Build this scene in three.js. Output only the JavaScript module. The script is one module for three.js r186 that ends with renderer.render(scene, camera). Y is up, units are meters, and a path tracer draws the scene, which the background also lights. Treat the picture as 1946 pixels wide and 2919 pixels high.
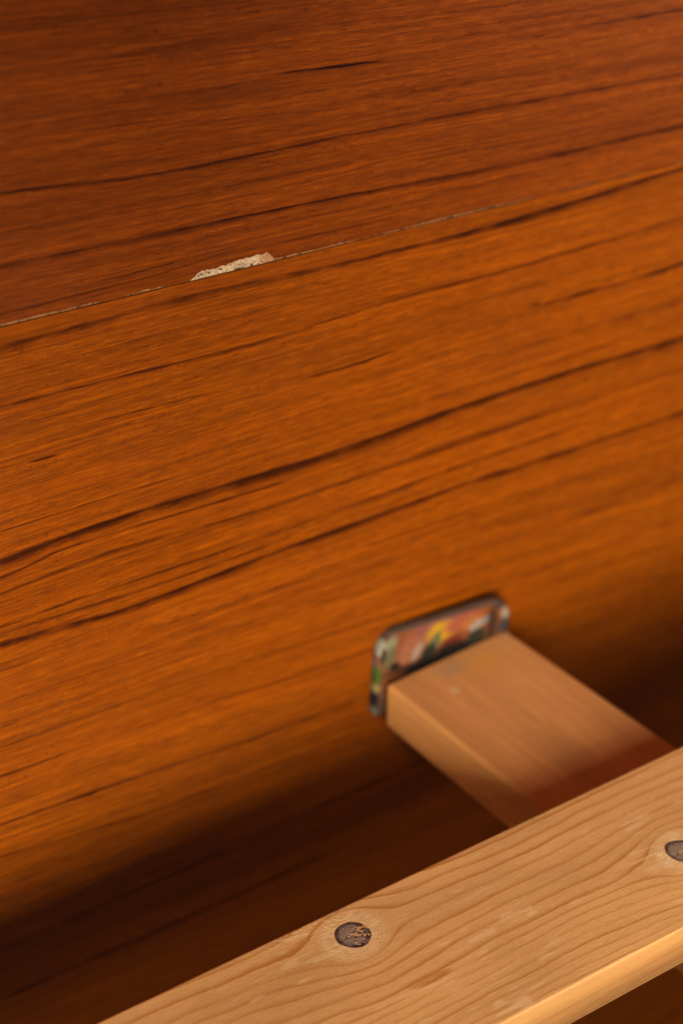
import * as THREE from 'three';
import { RoundedBoxGeometry } from 'three/addons/geometries/RoundedBoxGeometry.js';
import { RectAreaLightUniformsLib } from 'three/addons/lights/RectAreaLightUniformsLib.js';

// ---------------------------------------------------------------- camera, light, exposure
const scene = new THREE.Scene();
const camera = new THREE.PerspectiveCamera(43.09, 682 / 1024, 0.01, 20);
{
  const pitch = THREE.MathUtils.degToRad(30.41), yaw = THREE.MathUtils.degToRad(36.4);
  camera.position.set(-0.2504, 0.1709, 0.4110);
  camera.lookAt(camera.position.x + Math.sin(yaw) * Math.cos(pitch), camera.position.y - Math.sin(pitch), camera.position.z - Math.cos(yaw) * Math.cos(pitch));
}
camera.focus = 0.49;
camera.userData.fStop = 4.7;
scene.add(camera);

const renderer = new THREE.WebGLRenderer({ antialias: true });
renderer.toneMapping = THREE.LinearToneMapping;
renderer.toneMappingExposure = 1.0;
renderer.shadowMap.enabled = true;
scene.background = new THREE.Color().setRGB(0.060, 0.052, 0.047);          // the dim room around

RectAreaLightUniformsLib.init();
function unseenAreaLight(name, label, at, to, w, h, color, strength, glow) {      // an unseen source out of view: glowing pane, frame bars, area light
  const g = new THREE.Group(); g.name = name; g.userData = { label, category: 'window' };
  g.position.copy(at); g.lookAt(to); scene.add(g);
  const pane = new THREE.Mesh(new THREE.BoxGeometry(w, h, 0.006), new THREE.MeshStandardMaterial({ color: 0x222222, emissive: new THREE.Color(...color), emissiveIntensity: glow }));
  pane.name = 'pane'; pane.position.z = -0.012; g.add(pane);
  const fm = new THREE.MeshStandardMaterial({ color: 0xb8b0a4, roughness: 0.6 });
  for (const [x, y, a, b] of [[0, h / 2 + .025, w + .1, .05], [0, -h / 2 - .025, w + .1, .05], [-w / 2 - .025, 0, .05, h], [w / 2 + .025, 0, .05, h]]) {
    const f = new THREE.Mesh(new RoundedBoxGeometry(a, b, .05, 2, .006), fm); f.name = 'frame_bar'; f.position.set(x, y, -.012); f.castShadow = f.receiveShadow = true; g.add(f);
  }
  const l = new THREE.RectAreaLight(new THREE.Color(...color), strength, w, h); l.name = 'pane_light'; l.rotation.y = Math.PI; l.position.z = 0.002; g.add(l);
  return g;
}
const V = (x, y, z) => new THREE.Vector3(x, y, z);
unseenAreaLight('window', 'bright light source out of view at the left, placed to light the panel', V(-0.85, 0.39, 1.48), V(0.03, -0.10, 0.05), 0.72, 0.98, [1, .90, .78], 42, 2.5);  // main source, out of view, placed to light panel and slat from the left
unseenAreaLight('window', 'dim wide light source out of view at the right, placed for the sheen on the panel', V(1.65, 0.02, 1.1), V(0.2, 0, 0), 0.8, 0.5, [1, .74, .62], .8, .6).name = 'window_001';  // out of view, placed to give the upper right its warm sheen

// ---------------------------------------------------------------- noise and texture helpers
function rng(seed) { let s = seed >>> 0; return () => { s = (s + 0x6D2B79F5) >>> 0; let t = s; t = Math.imul(t ^ (t >>> 15), t | 1); t ^= t + Math.imul(t ^ (t >>> 7), t | 61); return ((t ^ (t >>> 14)) >>> 0) / 4294967296; }; }
function hash(x, y, s) { let h = Math.imul(x, 374761393) ^ Math.imul(y, 668265263) ^ Math.imul(s, 2147483647 - 1013); h = Math.imul(h ^ (h >>> 13), 1274126177); h ^= h >>> 16; return (h >>> 0) / 4294967296; }
function noise(x, y, s = 0) {
  const xi = Math.floor(x), yi = Math.floor(y); let u = x - xi, v = y - yi; u = u * u * (3 - 2 * u); v = v * v * (3 - 2 * v);
  const a = hash(xi, yi, s), b = hash(xi + 1, yi, s), c = hash(xi, yi + 1, s), d = hash(xi + 1, yi + 1, s);
  return a + (b - a) * u + (c - a) * v + (a - b - c + d) * u * v;
}
const fbm = (x, y, s) => noise(x, y, s) * .55 + noise(x * 2.1, y * 2.1, s + 1) * .28 + noise(x * 4.3, y * 4.3, s + 2) * .17;
const sstep = (a, b, x) => { let t = (x - a) / (b - a); t = t < 0 ? 0 : t > 1 ? 1 : t; return t * t * (3 - 2 * t); };
const clamp = (x, a, b) => x < a ? a : x > b ? b : x, lerp = (a, b, t) => a + (b - a) * t;
const toS = x => { x = clamp(x, 0, 1); return 255 * (x <= .0031308 ? 12.92 * x : 1.055 * Math.pow(x, 1 / 2.4) - .055); };
// a texture over the rectangle x0..x1, y0..y1 (millimetres); fn returns [r, g, b, height, roughness] in linear values
function makeTex(W, H, x0, x1, y0, y1, fn) {
  const col = new Uint8Array(W * H * 4), bmp = new Uint8Array(W * H * 4), out = [0, 0, 0, .5, .5];
  for (let j = 0; j < H; j++) for (let i = 0; i < W; i++) {
    const x = x0 + (x1 - x0) * (i + .5) / W, y = y0 + (y1 - y0) * (j + .5) / H, k = (j * W + i) * 4;
    fn(x, y, out, i, j);
    col[k] = toS(out[0]) + .5; col[k + 1] = toS(out[1]) + .5; col[k + 2] = toS(out[2]) + .5; col[k + 3] = 255;
    bmp[k] = clamp(out[3], 0, 1) * 255; bmp[k + 1] = clamp(out[4], 0, 1) * 255; bmp[k + 2] = 0; bmp[k + 3] = 255;
  }
  const mk = (d, srgb) => {
    const t = new THREE.DataTexture(d, W, H); t.magFilter = THREE.LinearFilter; t.minFilter = THREE.LinearMipmapLinearFilter; t.generateMipmaps = true;
    t.wrapS = t.wrapT = THREE.MirroredRepeatWrapping; if (srgb) t.colorSpace = THREE.SRGBColorSpace; t.needsUpdate = true; return t;
  };
  return { map: mk(col, true), aux: mk(bmp, false), x0, x1, y0, y1 };
}
function matOf(t, opt, bump) { return new THREE.MeshPhysicalMaterial({ map: t.map, roughness: 1, roughnessMap: t.aux, bumpMap: bump ? t.aux : null, bumpScale: bump, ...opt }); }
// write uv from a function giving (x, y) in millimetres for each vertex
function uvFrom(g, t, fn) {
  const p = g.attributes.position, n = g.attributes.normal, uv = new Float32Array(p.count * 2);
  for (let i = 0; i < p.count; i++) {
    const [x, y] = fn(p.getX(i) * 1000, p.getY(i) * 1000, p.getZ(i) * 1000, n.getX(i), n.getY(i), n.getZ(i));
    uv[2 * i] = (x - t.x0) / (t.x1 - t.x0); uv[2 * i + 1] = (y - t.y0) / (t.y1 - t.y0);
  }
  g.setAttribute('uv', new THREE.BufferAttribute(uv, 2)); return g;
}
function mesh(name, g, m, parent, label) {
  const o = new THREE.Mesh(g, m); o.name = name; o.castShadow = o.receiveShadow = true; if (label) o.userData.label = label; parent.add(o); return o;
}
function thing(name, label, category, group) {
  const o = new THREE.Group(); o.name = name; o.userData = { label, category }; if (group) o.userData.group = group; scene.add(o); return o;
}

// ---------------------------------------------------------------- teak veneer
// dark growth lines: [points in mm, half width mm, darkness, asymmetry (>0: soft below)]
const STREAKS_UP = [
  [[[-110, 97.8], [-81, 97.2], [-42, 96.2]], .45, .9, 0],
  [[[-110, 69.9], [-85, 69.7], [-75, 69.6]], .55, 1.7, 0],
  [[[-68, 59.8], [-40, 59.3], [-12, 58.4]], .35, .8, 0],
  [[[-6, 66.2], [3, 66.5], [14.5, 66.7]], .4, 1.0, 0],
  [[[18, 68.0], [32, 68.3], [48, 67.7], [77, 67.1]], .55, 1.6, 0],
  [[[38, 68.0], [50, 67.7], [64, 67.6]], .7, 1.4, 0],
  [[[-110, 44.3], [-88, 43.5], [-26, 40.3], [45, 41.1], [112, 41.3], [251, 40.2], [330, 39]], .75, .8, .4],
  [[[-95, 43.6], [-60, 42.2], [-26, 40.4], [40, 41.0]], .5, .7, 0],
  [[[-110, 19.4], [-92, 19], [-20, 18.3], [43, 17.5], [146, 15.4], [256, 15.7], [330, 15]], 1.0, .75, .6],
  [[[-30, 18.4], [10, 18.0], [43, 17.5], [75, 17.0]], .5, .8, 0],
  [[[152, 67.2], [160, 67.4]], .8, 1.0, 0], [[[176, 68.7], [217, 69.1], [246, 69.3], [300, 69.5]], .7, .7, .2],
  [[[210, 69.0], [230, 69.2], [250, 69.3], [280, 69.5]], .8, 1.2, .2],
  [[[-110, 2.0], [-70, 2.4], [-38, 2.8], [-16, 4.4], [4, 6.2]], .5, .7, .4],
  [[[-70, 4.5], [-30, 6.2], [10, 7.2]], .4, .5, .4],
  [[[-50, 82], [30, 84], [110, 82], [260, 84]], 1.2, .25, .6], [[[-110, 30.2], [20, 30.6], [200, 28]], .8, .25, .5],
  [[[-80, 14], [-10, 13.2], [80, 11], [200, 9.4]], .6, .25, .5], [[[-14, 5.4], [40, 4.2], [90, 3.2]], .5, .45, .4],
  [[[-100, 53.4], [-30, 52.5]], .4, .35, 0], [[[60, 54.0], [190, 53]], .9, .25, .4],
];
const STREAKS_LO = [
  [[[-120, -10.6], [-96, -10.2], [-18, -8.5], [79, -11.0], [154, -10.2], [260, -5.6], [330, -4]], 1.1, .75, .8],
  [[[60, -10.6], [110, -10.8], [154, -10.2], [260, -5.6], [330, -4]], 1.1, .55, .5],
  [[[-120, -31.7], [-100, -32.2], [-47, -33.5], [12, -35], [79.6, -32.8], [156, -33.4], [266, -31.5], [340, -31]], .7, .75, .4],
  [[[-60, -33.2], [-10, -34.4], [30, -34.3]], .4, .7, 0],
  [[[28, -56.4], [48, -57.4], [66, -57.5], [85, -56.1]], .62, 1.5, 0], [[[56, -57.6], [70, -57.3], [82, -56.4]], .7, 1.4, 0],
  [[[-70, -48.6], [-50, -49.2], [-30, -49.9], [-5, -51]], .4, .9, 0], [[[-93, -57.3], [-86, -57.5], [-78, -57.8]], .5, 2.0, 0],
  [[[162, -54.2], [171, -55.2]], 1.1, 1.1, 0], [[[186, -56.2], [211, -56.6]], 1.3, 1.3, 0], [[[238, -57.2], [255, -57.1], [272, -56.5], [330, -56]], 1.4, 1.3, 0],
  [[[160, -55], [210, -57], [300, -57]], 1.2, .35, 0],
  [[[-120, -94.9], [-108, -94.6], [-72, -93.2], [-12, -94.6], [56, -97.3], [107, -95.8], [177, -95.9], [279, -99.5], [350, -101]], 1.5, 1.1, 1.2],
  [[[-95, -94.0], [-72, -93.2], [-12, -94.6], [40, -96.6]], .7, .7, .2], [[[20, -96.4], [107, -95.8], [177, -96], [279, -99.5]], .9, .5, .6],
  [[[-125, -102.5], [-100, -100.9], [-84, -98.7], [-40, -100.2], [30, -103.3]], .6, .9, .4], [[[-125, -103.2], [-98, -101.0], [-82, -98.6]], .4, .8, 0],
  [[[-122, -109.4], [-110, -108.7], [-64, -107.4], [10, -112.5], [82, -114.2], [180, -116]], .8, .75, .8],
  [[[-125, -130.6], [-114, -131.1], [-56, -136.9], [9, -136.7], [69, -137.9], [137, -139.3], [214, -143.5], [289, -146.1], [340, -148]], 1.3, 1.1, .9],
  [[[-80, -134.8], [-56, -136.7], [9, -136.7], [69, -137.9], [137, -139.4]], .7, .6, .2],
  [[[-125, -122.8], [-112, -123.2], [-75, -123.9], [-13, -126.2], [57, -127.6], [108, -127.5], [200, -130]], .7, .8, .5],
  [[[-125, -126.5], [-95, -127.5], [-50, -130.5], [20, -132.2]], .7, .6, .5],
  [[[28, -170], [52, -176], [86, -181]], .6, .55, .3], [[[108, -182.9], [128, -184.8], [147, -186]], .9, .8, .3], [[[200, -184.8], [250, -189], [300, -192]], 1.1, .55, .4],
  [[[-122, -143.5], [-108, -143.8], [-96, -144.2]], .4, 1.0, 0], [[[-130, -170], [-117, -170.9], [-108, -171.6]], .4, 1.1, 0], [[[-60, -150], [10, -156], [80, -160]], .6, .3, .4],
  [[[-135, -193.5], [-122, -194.8], [-52, -200.9], [31, -210.6], [70, -213.7], [140, -219]], .7, .8, .4],
  [[[-138, -218], [-126, -219.5], [-65, -226.9], [5, -236.7], [68, -242.7]], .9, .85, .4],
  [[[-138, -236], [-129, -237], [-67, -249.4], [4, -258.2], [70, -264]], .8, .45, .5],
  [[[160, -209.8], [230, -215], [303, -220.3]], 1.0, .4, .4], [[[176, -239.3], [250, -250], [311, -260]], 1.2, .5, .4], [[[170, -222], [240, -229], [300, -236]], .9, .35, .5],
  [[[-145, -287.5], [-136, -288.4], [-23, -297.4], [72, -303], [130, -306]], 2.4, .3, .6], [[[-145, -318], [-40, -330], [60, -338]], 1.8, .6, .5],
  [[[-120, -20], [-30, -20.6], [70, -22]], .6, .25, .5], [[[-110, -66.5], [-40, -67.5], [30, -69.4]], .4, .45, .3], [[[-118, -74], [-95, -74.3], [-50, -76]], .35, .6, 0],
  [[[-118, -82], [-60, -82.6], [-20, -83.6]], .4, .6, .2], [[[100, -72], [180, -75], [300, -77]], 1.1, .25, .5], [[[60, -86], [150, -87.5], [300, -90]], .9, .3, .5], [[[90, -43.5], [180, -44.5]], .9, .25, .5],
  [[[-90, -41], [-20, -42.4], [40, -43.2]], .5, .25, .4], [[[90, -112], [200, -116], [300, -119]], 1.0, .4, .5], [[[60, -152], [160, -158], [300, -167]], 1.0, .3, .5],
  [[[-128, -158], [-60, -163], [20, -170]], .5, .35, .4], [[[-128, -180], [-60, -184], [40, -194]], .5, .35, .5], [[[-130, -207], [-60, -213]], .5, .3, .4],
];
function streakField(list, W, H, x0, x1, y0, y1) {
  const d = new Float32Array(W * H), pxx = (x1 - x0) / W, pxy = (y1 - y0) / H;
  list.forEach(([pts, hw, dark, soft], k) => {
    const n = pts.length, xa = pts[0][0], xb = pts[n - 1][0], L = xb - xa;
    const ctr = new THREE.CatmullRomCurve3(pts.map(p => V(p[0], p[1], 0)), false, 'centripetal').getPoints(200);
    let q = 0;
    for (let i = Math.max(0, Math.floor((xa - x0) / pxx)); i < W && x0 + (i + .5) * pxx < xb; i++) {
      const x = x0 + (i + .5) * pxx; while (q < 199 && ctr[q + 1].x < x) q++;
      const a = ctr[q], b = ctr[q + 1], f = (x - a.x) / (b.x - a.x || 1);
      const yc = a.y + (b.y - a.y) * f + (noise(x / 16, k * 7.3, 31) - .5) * .4 + (noise(x / 4, k * 3.1, 32) - .5) * .2 + (noise(x / .9, k * 4.7, 36) - .5) * .22;
      const e = Math.min(1, Math.min(x - xa, xb - x) / Math.min(14, L * .35));
      const w = hw * .66 * (.6 + .7 * noise(x / 22, k * 5.7, 33)) * (.45 + .55 * e), dk = dark * 2.3 * (dark > 1.25 ? .8 + .5 * noise(x / 11, k * 2.9, 34) : .3 + 1.1 * noise(x / 11, k * 2.9, 34)) * sstep(0, 1, e);
      const lo = w * (1 + 2.0 * soft), up = w * 1.1;
      for (let j = Math.max(0, Math.floor((yc - lo * 2.6 - y0) / pxy)); j < H && y0 + (j + .5) * pxy < yc + up * 2.6; j++) {
        const t = y0 + (j + .5) * pxy - yc, r = t / (t < 0 ? lo : up);
        const g = Math.exp(-r * r * 1.4) * (.55 + .9 * noise(x / 4, (t + yc) / .26, 35 + k));
        d[j * W + i] += dk * g;
      }
    }
  });
  return d;
}
function teakTex(W, H, x0, x1, y0, y1, streaks, c0, c1, seed) {
  const field = streakField(streaks, W, H, x0, x1, y0, y1);
  const shear = y => -.11 * sstep(-100, -235, y);
  return makeTex(W, H, x0, x1, y0, y1, (x, y, o, i, j) => {
    const g = y - shear(y) * x + (noise(x / 80, y / 30, seed) - .5) * 1.6;
    const broad = fbm(x / 220, g / 9, seed + 3), band = noise(x / 90, g / 2.2, seed + 6), mid = noise(x / 40, g / .85, seed + 7), fine = noise(x / 9, g / .42, seed + 8), hair = noise(x / 4.5, g / .29, seed + 9), line = noise(x / 130, g / .75, seed + 21) * .6 + noise(x / 55, g / .42, seed + 22) * .4;
    let d = field[j * W + i] + (broad - .5) * .7 + (band - .5) * .5 + (mid - .5) * .4 + (fine - .5) * .6 + (hair - .5) * .75 + (line - .5) * .8;
    const pore = sstep(.80, .93, noise(x / 2.6, g / .27, seed + 11)) * sstep(.35, .7, noise(x / 30, g / 3, seed + 12));
    const fleck = sstep(.80, .95, noise(x / 1.9, g / .28, seed + 13)) * sstep(.3, .75, noise(x / 24, g / 2.2, seed + 14));
    d += pore * .9 - fleck * .6;
    const t = clamp(broad * .7 + band * .3, 0, 1);
    d = d > 3.1 ? 3.1 + (d - 3.1) * .3 : d;
    o[0] = lerp(c0[0], c1[0], t) * Math.exp(-d * .64); o[1] = lerp(c0[1], c1[1], t) * Math.exp(-d * .74); o[2] = lerp(c0[2], c1[2], t) * Math.exp(-d * .4);
    o[3] = .55 + (hair - .5) * .35 + (fine - .5) * .3 - pore * .4 - field[j * W + i] * .06; o[4] = .40 + (fine - .5) * .1 + (noise(x / 40, y / 40, seed + 15) - .5) * .08 + pore * .12;
  });
}
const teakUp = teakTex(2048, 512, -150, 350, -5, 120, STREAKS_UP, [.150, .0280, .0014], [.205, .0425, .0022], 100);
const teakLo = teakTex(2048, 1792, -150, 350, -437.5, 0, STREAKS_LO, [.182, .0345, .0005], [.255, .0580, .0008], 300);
const teakOpt = { specularIntensity: .42, ior: 1.48 };
const mUp = matOf(teakUp, teakOpt, .00003), mLo = matOf(teakLo, teakOpt, .00003);

// particle board core
const chipTex = makeTex(1024, 128, -80, 176, -12, 20, (x, y, o) => {
  const a = noise(x / .55, y / .42, 51), b = noise(x / 1.3 + 3 * noise(x / 2, y / 2, 8), y / .8, 52), c = noise(x / .3, y / .28, 53), dk = Math.max(sstep(.80, .88, noise(x / 1.1, y / .8, 54)), sstep(.74, .82, noise(x / 1.9, y / 1.2, 57)) * sstep(-.2, -1.2, y)) * .85;
  const worn = x > -18.5 && x < 20.5 ? 1 : lerp(.80, .5, sstep(60, 150, x)), v = (.95 + .55 * (a - .5) + .6 * (b - .5) + .3 * (c - .5)) * worn, w = (1 - dk);
  const br = worn < 1 ? 1 : sstep(12.6, 14.2, x + (b - .5) * 2) * .75;
  o[0] = (lerp(.52, .34, br) * v + .04) * w + .03 * dk; o[1] = (lerp(worn < 1 ? .27 : .385, .15, br) * v + .02) * w + .018 * dk; o[2] = (lerp(worn < 1 ? .11 : .235, .05, br) * v + .01) * w + .015 * dk; o[3] = .5 + .5 * (b - .5) + .5 * (a - .5); o[4] = .9;
});
const mChip = matOf(chipTex, { specularIntensity: .3 }, .0004);

{
  const P = thing('wood_panel', 'tall reddish brown teak panel with a chipped pale joint, upright behind the pine slats', 'panel');
  const X0 = -.75, X1 = 1.05, VT = .0008, bot = -.0027;                    // veneer thickness, lower edge of the chipped board
  // board with the chip
  const B = mesh('board', uvFrom(new THREE.BoxGeometry(X1 - X0, .37 - bot, .016).translate((X0 + X1) / 2, (.37 + bot) / 2, -VT - .008), chipTex, (x, y) => [x, y]), mChip, P, 'redder upright board with a chip in its worn bottom edge');
  const sh = new THREE.Shape(), low = [];
  const CHIP = [[-18, -2.2], [-16.6, -1.3], [-14.6, -.2], [-12.4, .15], [-9, .2], [-5.6, .45], [-2.4, .5], [-.6, .95], [3.2, 1.15], [7, 1.3], [9.6, 1.6], [13, 1.55], [15, 1.25], [16.8, 1.2], [18.4, .1], [20.2, -2.2]];
  for (let x = -160; x <= 330; x += .35) {
    const amt = lerp(x > 120 ? .1 : .4, 1.1, sstep(.2, .62, noise(x / 13, 3, 71))) * (x > 140 ? .75 : 1) * (x < -40 && x > -75 ? .9 : 1);
    let y = bot * 1000 + amt + (noise(x / .9, 4, 72) - .5) * .5 + (noise(x / 4, 5, 73) - .5) * .25;
    if (x > -18 && x < 20.2) { let q = 0; while (CHIP[q + 1][0] < x) q++; const f = (x - CHIP[q][0]) / (CHIP[q + 1][0] - CHIP[q][0]); y = Math.max(y, lerp(CHIP[q][1], CHIP[q + 1][1], f) + (noise(x / .7, 6, 74) - .5) * .6 + (noise(x / 2.3, 7, 75) - .5) * .5); }
    low.push([x / 1000, y / 1000]);
  }
  sh.moveTo(X0, .37); sh.lineTo(X0, bot + .0004); for (const [x, y] of low) sh.lineTo(x, y); sh.lineTo(X1, bot + .0004); sh.lineTo(X1, .37); sh.closePath();
  const vg = new THREE.ExtrudeGeometry(sh, { depth: VT - .00003, bevelEnabled: false }); vg.translate(0, 0, -VT + .00003);
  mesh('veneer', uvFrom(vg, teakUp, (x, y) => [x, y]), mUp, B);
  // rough broken face inside the chip: a thin relief standing on the core
  const pg = new THREE.PlaneGeometry(.0396, .0062, 240, 40).translate(.0011, .00045, 0), pp = pg.attributes.position;
  for (let i = 0; i < pp.count; i++) {
    const x = pp.getX(i) * 1000, y = pp.getY(i) * 1000;
    pp.setZ(i, (-VT * 1000 + .04 + .34 * noise(x / 1.1, y / .7, 81) + .22 * noise(x / .4, y / .35, 82) - .15 * sstep(.5, -2.4, y)) / 1000);
  }
  pg.computeVertexNormals();
  mesh('chipped_patch', uvFrom(pg, chipTex, (x, y) => [x, y]), mChip, B, 'pale broken particle board showing in the chip');
  // lower board, set 0.25 mm back, with its own veneer sheet and a slightly eased top edge
  const top = bot - .00014;
  const L = mesh('board', uvFrom(new THREE.BoxGeometry(X1 - X0, .8, .016).translate((X0 + X1) / 2, top - .0004 - .4, -VT - .0082), chipTex, (x, y) => [x, y]), mChip, P, 'golden brown upright board below the joint');
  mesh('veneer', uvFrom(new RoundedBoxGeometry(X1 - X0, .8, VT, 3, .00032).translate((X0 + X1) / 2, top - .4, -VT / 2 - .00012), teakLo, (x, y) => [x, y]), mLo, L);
}

// unseen floor, placed to cut ambient light below the slats
{
  const f = new THREE.Mesh(new THREE.BoxGeometry(3, .04, 2.4).translate(.15, -.822, 1.18), new THREE.MeshStandardMaterial({ color: new THREE.Color().setRGB(.10, .065, .045), roughness: .7 }));
  f.name = 'floor'; f.receiveShadow = true; f.userData = { kind: 'structure' }; scene.add(f);
}

// unseen board out of view, placed so its soft shade darkens the panel top
{
  const blocker = thing('unseen_shade_board', 'wide wooden board out of view, placed to shade the top of the panel', 'blocker');
  mesh('plank', uvFrom(new RoundedBoxGeometry(.42, .5, .03, 3, .004).translate(-.425, .085 + .25, .62), teakUp, (x, y) => [x, y]), mUp, blocker);
}

// ---------------------------------------------------------------- pine slat across the bottom right
const KNOTS = [[-45.8, 13.0, 6.9, 6.1, .5], [90.2, 44.2, 8.0, 6.0, .5]];      // s, t, half axes, turn (mm, radians)
const SL0 = -190, SL1 = 190;
const pineTop = makeTex(2048, 448, SL0, SL1, -4, 79, (s, t, o) => {
  const wob = (fbm(s / 70, t / 26, 201) - .5) * 5 + (noise(s / 14, t / 7, 204) - .5) * 1.1 + (noise(s / 3.2, t / 1.6, 210) - .5) * .35;
  let psi = t + wob + s * .012 - 4 * Math.sin((s + 30) / 95), halo = 0, ringR = 99;
  for (const [ks, kt, a, b] of KNOTS) {
    const ds = s - ks, dt = t - kt, R = b * 1.8, r2 = ds * ds * .52 + dt * dt, r = Math.sqrt(r2) + 1e-6;
    psi -= dt * Math.min(1, R * R / r2) * .93 * (.75 + .25 * Math.exp(-Math.abs(ds) / 40));
    halo = Math.max(halo, 1 - sstep(R * .8, R * 1.25, Math.sqrt(ds * ds * .75 + dt * dt)));
    ringR = Math.min(ringR, Math.sqrt(ds * ds * .8 + dt * dt));
  }
  const dens = psi < 40 ? psi / 5.6 : 40 / 5.6 + (psi - 40) / 3.5;
  const ph = dens + (noise(s / 120, psi / 9, 212) - .5) * .5, cell = Math.floor(ph), f = ph - cell, str = .4 + .62 * hash(cell, 3, 9);
  let ring = Math.pow(sstep(.30, .95, f), 3.0) * (1 - sstep(.965, 1, f)) * str;
  ring *= (1 - halo * .85) * (.65 + .6 * noise(s / 30, t / 4, 220));
  const hr = halo * (.5 + .5 * Math.sin(ringR * 5.0 + 2.2 * noise(s / 3, t / 3, 221))) * .6;
  const fib = noise(s / 5, t / .22, 222) - .5, fib2 = noise(s / 1.6, t / .16, 223) - .5, cloud = fbm(s / 45, t / 16, 224) - .5, grit = noise(s / .33, t / .3, 225) - .5;
  let k = 1 + cloud * .32 + fib * .12 + fib2 * .12 + grit * .10;
  // pale scuffs and a resin pocket
  const scuff = sstep(.74, .9, noise(s / 9, t / 1.7, 230)) * sstep(.5, .75, fbm(s / 40, t / 20, 231)) + sstep(.93, .97, noise(s / 2.2, t / .5, 232)) * .8;
  const rs = s + 32.5, rt = t - 44.2 - .5 * Math.sin(s / 6) , res = (1 - sstep(.55, 1.0, Math.hypot(rs / 11.5, rt / 2.1))) * (.5 + .7 * noise(s / 4, t / 1.2, 233));
  const resEdge = sstep(1.6, 2.6, rt) * (1 - sstep(2.6, 3.3, rt)) * (1 - sstep(6, 14, Math.abs(rs + 3)));
  const edgeFuzz = (1 - sstep(2, 7, Math.abs(t - 1))) * (1 - sstep(4, 28, Math.abs(s + 60))) * sstep(.55, .8, noise(s / 1.2, t / .6, 240));
  const dk = ring + hr + res * .75;
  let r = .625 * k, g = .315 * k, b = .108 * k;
  r = lerp(r, .44, clamp(dk, 0, 1)); g = lerp(g, .165, clamp(dk, 0, 1)); b = lerp(b, .034, clamp(dk, 0, 1));
  const pale = clamp(halo * .55 * (.5 + .9 * noise(s / 2.6, t / 1.2, 241)) + scuff * .42 + resEdge * .5 + edgeFuzz * .5, 0, .85);
  r = lerp(r, .78, pale); g = lerp(g, .51, pale); b = lerp(b, .26, pale);
  const dirt = sstep(.92, .97, noise(s / .8, t / .45, 243)) * sstep(.55, .7, noise(s / 25, t / 12, 244)) * .35;
  o[0] = r * (1 - dirt); o[1] = g * (1 - dirt); o[2] = b * (1 - dirt);
  o[3] = .5 + ring * .18 + fib * .22 + fib2 * .22 + grit * .22 + halo * (noise(s / 1.1, t / .6, 245) - .5) * .5 + edgeFuzz * .25; o[4] = .62 + cloud * .1 - res * .2;
});
const pineSide = makeTex(2048, 128, SL0, SL1, -26, 4, (s, y, o) => {
  const g = y + (noise(s / 60, y / 14, 260) - .5) * 1.6 + s * .006, f = g / 1.15 + (noise(s / 90, g / 3, 261) - .5), c = Math.floor(f), q = f - c;
  const deep = sstep(-4, -9, y), ring = Math.pow(sstep(.2, .9, q), 2) * (1 - sstep(.93, 1, q)) * (.55 + .6 * hash(c, 1, 2)) * (.3 + .9 * deep);
  const k = 1 + (fbm(s / 40, y / 8, 262) - .5) * .2 + (noise(s / 4, y / .2, 263) - .5) * .14 + (noise(s / .4, y / .3, 264) - .5) * .1;
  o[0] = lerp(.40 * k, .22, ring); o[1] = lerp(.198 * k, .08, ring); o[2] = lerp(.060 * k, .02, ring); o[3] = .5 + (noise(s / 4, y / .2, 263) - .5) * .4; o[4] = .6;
});
const mPineTop = matOf(pineTop, { specularIntensity: .6 }, .00012), mPineSide = matOf(pineSide, { specularIntensity: .6 }, .0001);
const knotTex = makeTex(192, 192, -1.1, 1.1, -1.1, 1.1, (x, y, o) => {
  const r = Math.hypot(x, y) + (noise(x * 3, y * 3, 270) - .5) * .1, th = Math.atan2(y, x);
  const rim = sstep(.70, .86, r) * (.75 + .4 * noise(th * 5, 1, 271)), rings = (.5 + .5 * Math.sin(r * 34 + noise(x * 4, y * 4, 272) * 3)) * .10, n = noise(x * 14, y * 14, 273) - .5;
  let crack = 0; for (const [a, w, l] of [[.4, .05, .95], [1.3, .04, .6], [2.5, .035, .62], [-1.4, .035, .9], [-.35, .05, .75], [3.5, .03, .3]]) { const d = Math.abs(Math.sin(th - a - (noise(r * 6, a, 274) - .5) * .9)) * r, side = Math.cos(th - a) > 0; if (side && r < l) crack = Math.max(crack, 1 - sstep(w * .5, w * 1.3, d)); }
  crack = Math.max(crack, sstep(.58, .68, noise(x * 6 + 4, y * 6, 275)) * sstep(-.1, .3, x));
  const v = 1 - rings + n * .35;
  let R = .25 * v, G = .165 * v, B = .115 * v; R = lerp(R, .075, rim); G = lerp(G, .036, rim); B = lerp(B, .032, rim);
  const warm = crack * sstep(.35, .6, noise(x * 8, y * 8, 276)); R = lerp(R, .62, warm * .9); G = lerp(G, .31, warm * .9); B = lerp(B, .13, warm * .9);
  const dkc = crack * (1 - sstep(.35, .6, noise(x * 8, y * 8, 276))); R *= 1 - .88 * dkc; G *= 1 - .88 * dkc; B *= 1 - .88 * dkc;
  o[0] = R; o[1] = G; o[2] = B; o[3] = .5 + n * .5 - crack * .45 + rings; o[4] = .55;
});
const mKnot = matOf(knotTex, { specularIntensity: .6 }, .00025);

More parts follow.
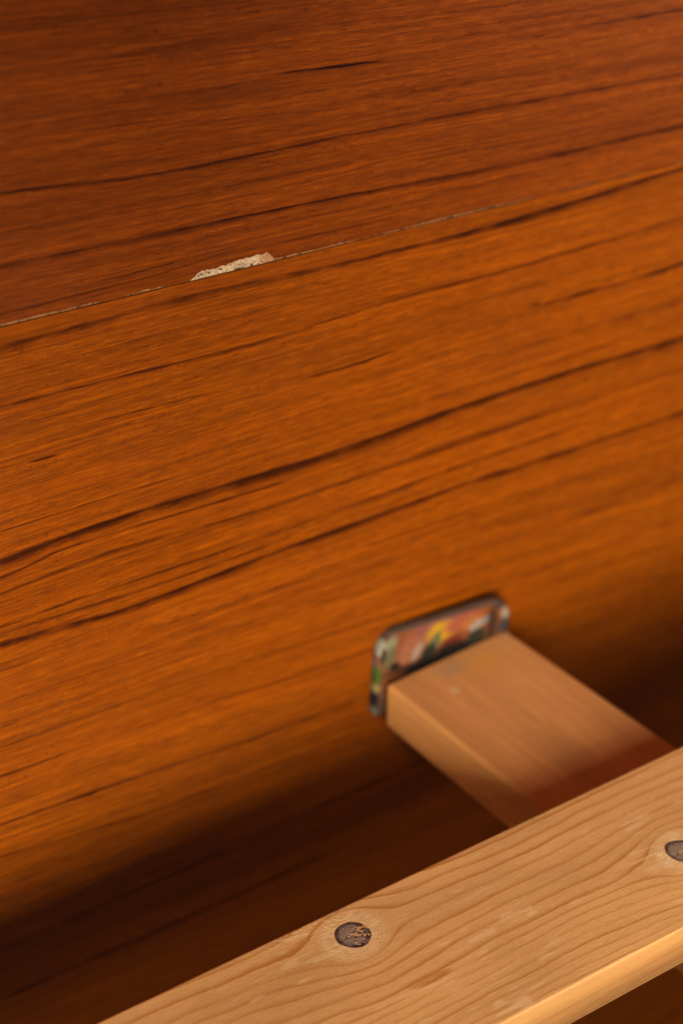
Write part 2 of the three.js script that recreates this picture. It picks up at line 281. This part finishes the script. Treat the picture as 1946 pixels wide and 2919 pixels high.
const SLAT_TOP = -.2097, SLAT_TH = .021;
function slat(name, label, ts, tb, knots, turn) {                             // ts, tb: far and near edge as functions of s (mm)
  const root = thing(name, label, 'slat', 'pine slats laid across the beam');
  root.position.set(0, SLAT_TOP, .1338); root.rotation.y = -Math.atan(.1); 
  const body = new RoundedBoxGeometry(1.1, SLAT_TH, .1, 6, .0016).translate(-.12, 0, 0); const p = body.attributes.position;
  const warp = (x, z) => { const s = x * 1000, a = ts(s), b = tb(s); return (a + (z * 1000 + 50) / 100 * (b - a)) / 1000; };
  // corner radius kept true: only the straight middle is stretched
  for (let i = 0; i < p.count; i++) {
    const s = p.getX(i) * 1000, a = ts(s), b = tb(s), w = (b - a) / 2, z = p.getZ(i) * 1000, sg = Math.sign(z), rr = sg * (w - (50 - Math.abs(z)));
    p.setZ(i, ((a + b) / 2 + rr) / 1000); p.setY(i, p.getY(i) - SLAT_TH / 2);
  }
  body.computeVertexNormals();
  // the top face and the long sides carry different cuts of the wood: split by facing
  const g = body.toNonIndexed(), N = g.attributes.position.count; const gp = g.attributes.position, gn = g.attributes.normal, idx = [[], []];
  for (let i = 0; i < N; i += 3) { const ny = (gn.getY(i) + gn.getY(i + 1) + gn.getY(i + 2)) / 3; idx[ny > .80 ? 0 : 1].push(i, i + 1, i + 2); }
  const pick = l => { const q = new THREE.BufferGeometry(), P = new Float32Array(l.length * 3), Q = new Float32Array(l.length * 3); l.forEach((i, k) => { P.set([gp.getX(i), gp.getY(i), gp.getZ(i)], k * 3); Q.set([gn.getX(i), gn.getY(i), gn.getZ(i)], k * 3); }); q.setAttribute('position', new THREE.BufferAttribute(P, 3)); q.setAttribute('normal', new THREE.BufferAttribute(Q, 3)); return q; };
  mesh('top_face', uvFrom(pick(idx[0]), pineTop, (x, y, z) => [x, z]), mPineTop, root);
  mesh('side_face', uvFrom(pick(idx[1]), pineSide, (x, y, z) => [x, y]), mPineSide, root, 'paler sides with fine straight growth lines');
  for (const [ks, kt, a, b, tn] of knots) {
    const R = 40, T = 14, pos = [], uv = [], ind = [];
    for (let i = 0; i <= T; i++) for (let j = 0; j < R; j++) {
      const f = i / T, th = j / R * Math.PI * 2, k = 1 + (noise(Math.cos(th) * 1.6 + 5, Math.sin(th) * 1.6 + ks, 280) - .5) * .16;
      const u = Math.cos(th) * f * k, v = Math.sin(th) * f * k, X = u * a, Y = v * b;
      pos.push((ks + X * Math.cos(tn) - Y * Math.sin(tn)) / 1000, (.16 * Math.sqrt(1 - f * f * .97) - .03 + .12 * (noise(u * 5, v * 5, 281) - .5) * (1 - f)) / 1000, (kt + X * Math.sin(tn) + Y * Math.cos(tn)) / 1000);
      uv.push((u + 1.1) / 2.2, (v + 1.1) / 2.2);
      if (i < T) { const q = i * R + j, n = i * R + (j + 1) % R; ind.push(q, n, q + R, n, n + R, q + R); }
    }
    const kg = new THREE.BufferGeometry(); kg.setAttribute('position', new THREE.Float32BufferAttribute(pos, 3)); kg.setAttribute('uv', new THREE.Float32BufferAttribute(uv, 2)); kg.setIndex(ind); kg.computeVertexNormals();
    mesh('knot', kg, mKnot, root, ks < 0 ? 'grey brown knot with pale cracks' : 'plain grey brown knot with a dark rim');
  }
  return root;
}
slat('pine_slat', 'pale pine slat with two dark round knots, lying across the reddish beam', s => lerp(2.7, -3.0, clamp((s + 140) / 275, -1, 2)), s => lerp(72.4, 73.6, clamp((s + 23) / 85, -2, 3)), KNOTS);
const s2 = slat('pine_slat_001', 'second pine slat nearer the viewer, out of view, placed to shade the lower panel', s => 0, s => 73, []);
s2.position.z += .122;  // out of view, set where it shades the lower panel
for (let i = 0; i < 7; i++) {  // more unseen slats, spaced to keep light off the panel below
  const c = s2.clone(); c.name = 'pine_slat_00' + (i + 2); c.userData = { ...s2.userData, label: ['third', 'fourth', 'fifth', 'sixth', 'seventh', 'eighth', 'ninth'][i] + ' pine slat from the panel, out of view, placed to shade the lower panel' };
  c.position.z += .1 * (i + 1); scene.add(c);
}

// ---------------------------------------------------------------- beam under the slats with its patterned pad
const beamTex = makeTex(512, 512, -20, 480, -60, 60, (z, x, o) => {
  const g = x + (noise(z / 120, x / 20, 301) - .5) * 7 + z * .02, f = g / 6.2 + noise(z / 150, g / 9, 302), q = f - Math.floor(f), ring = Math.pow(sstep(.25, .95, q), 1.6) * (1 - sstep(.8, 1, q)) * .2;
  const k = 1 + (fbm(z / 50, x / 9, 303) - .5) * .34 + (noise(z / 9, x / .6, 304) - .5) * .14, side = sstep(-37, -40, x);
  let r = lerp(.68, .64, side) * k, gg = lerp(.295, .29, side) * k, b = lerp(.094, .082, side) * k;
  r = lerp(r, .52, ring); gg = lerp(gg, .18, ring); b = lerp(b, .045, ring);
  const dye = (1 - sstep(8, 34, z + 8 * (noise(x / 12, 1, 305) - .5))) * sstep(.35, .7, noise(z / 9, x / 12, 306)) * (1 - side);
  r = lerp(r, .62, dye * .5); gg = lerp(gg, .34, dye * .5); b = lerp(b, .17, dye * .5);
  const og = Math.exp(-(((z - 24) / 9) ** 2) - (((x - 12) / 14) ** 2)) * (1 - side) * .7; r = lerp(r, .70, og); gg = lerp(gg, .30, og); b = lerp(b, .05, og);
  const gy = Math.exp(-(((z - 20) / 4.5) ** 2) - (((x + 5) / 8) ** 2)) * (1 - side) * .5; r = lerp(r, .38, gy); gg = lerp(gg, .27, gy); b = lerp(b, .17, gy);
  const dot = 1 - sstep(2.0, 3.1, Math.hypot((z - 34) * .9, x + 16)); r = lerp(r, .72, dot * .7); gg = lerp(gg, .46, dot * .7); b = lerp(b, .24, dot * .7);
  o[0] = r; o[1] = gg; o[2] = b; o[3] = .5 + (noise(z / 9, x / .6, 304) - .5) * .5; o[4] = .55;
});
{
  const B = thing('support_beam', 'reddish pine beam with a patterned pad on its end, running under the knotty slat to the panel', 'beam');
  B.position.set(.1130, -.2442, 0);
  const W = .0802, Hh = .0270, z0 = .0095, z1 = 1.12;
  const g = new RoundedBoxGeometry(W, Hh, z1 - z0, 5, .0026).translate(0, 0, (z0 + z1) / 2);
  mesh('bar', uvFrom(g, beamTex, (x, y, z, nx, ny, nz) => [z, nx < -.5 ? -40.1 - (13.5 - y) * .7 : nx > .5 ? 40.1 + (13.5 - y) * .7 : x]), matOf(beamTex, { specularIntensity: .6 }, .00012), B);
  // pad: a plump rounded plate of printed cloth, a little larger than the beam's end
  const PW = 83, PH = 50.5, PT = 8.5;
  const blobs = [ // u, v (0..1 over the front), radii, turn, colour, softness
    [.5, .6, .7, .8, 0, [.42, .12, .03], .4], [.30, .82, .16, .16, .2, [.52, .17, .08], .5], [.22, .62, .09, .22, -.3, [.56, .20, .09], .5], [.42, .93, .2, .07, .1, [.46, .13, .11], .5],
    [.45, .80, .12, .17, .1, [1.0, .54, .01], .6], [.60, .86, .16, .12, .1, [.62, .15, .07], .5], [.68, .80, .10, .10, .1, [.66, .22, .05], .5], [.54, .60, .09, .10, .2, [.26, .04, .02], .6],
    [.40, .66, .055, .2, -.45, [.20, .22, .09], .5], [.36, .54, .055, .16, -.45, [.03, .045, .025], .5], [.28, .60, .035, .17, -.4, [.58, .38, .28], .5], [.60, .47, .28, .11, 0, [.03, .014, .01], .6], [.5, .38, .5, .10, 0, [.012, .01, .009], .5],
    [.72, .72, .055, .08, .3, [.60, .48, .34], .45], [.79, .76, .05, .06, .3, [.36, .36, .34], .5], [.73, .56, .08, .11, 0, [.035, .045, .03], .5], [.85, .66, .055, .35, 0, [.10, .045, .02], .6],
    [.96, .80, .05, .11, 0, [.58, .47, .34], .45], [.95, .58, .06, .14, 0, [.085, .08, .08], .5], [.93, .97, .09, .08, 0, [.10, .07, .06], .5],
    [.07, .84, .06, .14, -.4, [.42, .40, .22], .5], [.08, .62, .05, .18, -.3, [.24, .20, .09], .5], [.02, .70, .03, .12, 0, [.06, .05, .03], .4], [.12, .47, .05, .06, 0, [.03, .02, .015], .5],
    [-.05, .84, .06, .10, 0, [.55, .52, .36], .5], [-.08, .62, .05, .10, 0, [.34, .22, .16], .5], [-.04, .52, .08, .14, 0, [.12, .21, .03], .5], [-.05, .36, .08, .06, 0, [.55, .50, .15], .4], [-.05, .22, .08, .09, 0, [.04, .03, .045], .4], [-.05, .06, .08, .07, 0, [.30, .34, .22], .4],
  ];
  const padTex = makeTex(320, 224, -14, PW + 14, -14, PH + 14, (x, y, o) => {
    const u = x / PW + (noise(x / 8, y / 8, 320) - .5) * .02, v = y / PH + (noise(x / 8, y / 8, 321) - .5) * .03;
    let c = [.16, .10, .065];
    for (const [bu, b0, ra, r0, tn, col, sf] of blobs) { const bv = bu > 0 ? .53 + (b0 - .4) * .78 : b0, rb = bu > 0 ? r0 * .85 : r0; const du = u - bu, dv = v - bv, X = du * Math.cos(tn) + dv * Math.sin(tn) * .6, Y = dv * Math.cos(tn) - du * Math.sin(tn) * 1.6, m = 1 - sstep(1 - sf, 1 + sf * .4, Math.hypot(X / ra, Y / rb)); c = c.map((q, i) => lerp(q, col[i], m)); }
    const top = sstep(PH - 1, PH + 2, y); c = c.map((q, i) => lerp(q, [.21, .15, .11][i], top * .8));
    const weave = .42 +  .22 * (noise(x / .5, y / .5, 322) - .5);
    o[0] = c[0] * weave; o[1] = c[1] * weave; o[2] = c[2] * weave; o[3] = .5 + .4 * (noise(x / .6, y / .6, 323) - .5) + .5 * (noise(x / 5, y / 5, 324) - .5); o[4] = .6;
  });
  const s = new THREE.Shape(), r = 13, a = PW / 2, b = PH / 2;
  s.moveTo(-a + 4, -b); s.lineTo(a - 4, -b); s.absarc(a - 4, -b + 4, 4, -Math.PI / 2, 0); s.lineTo(a, b - 13); s.absarc(a - 13, b - 13, 13, 0, Math.PI / 2); s.lineTo(-a + r, b); s.absarc(-a + r, b - r, r, Math.PI / 2, Math.PI); s.lineTo(-a, -b + 4); s.absarc(-a + 4, -b + 4, 4, Math.PI, Math.PI * 1.5);
  const bev = 3.2, eg = new THREE.ExtrudeGeometry(s, { depth: PT - 2 * bev, bevelEnabled: true, bevelSize: bev, bevelOffset: -bev, bevelThickness: bev, bevelSegments: 5, curveSegments: 10 });
  eg.translate(0, 0, -PT / 2); eg.scale(.001, .001, .001);
  const pad = mesh('end_pad', uvFrom(eg, padTex, (x, y, z, nx, ny, nz) => { let X = x + a, Y = y + b; const d = PT / 2 - z; if (nz < .75) { if (Math.abs(nx) > Math.abs(ny)) X += Math.sign(nx) * d; else Y += Math.sign(ny) * d; } return [X, Y]; }), matOf(padTex, { specularIntensity: .35 }, .0008), B, 'pad of printed cloth in orange, green and black');
  pad.position.set(.1118 - .1130, -.2317 + .2442, .0086); pad.rotation.set(0, -.085, -.06);
}

renderer.render(scene, camera);
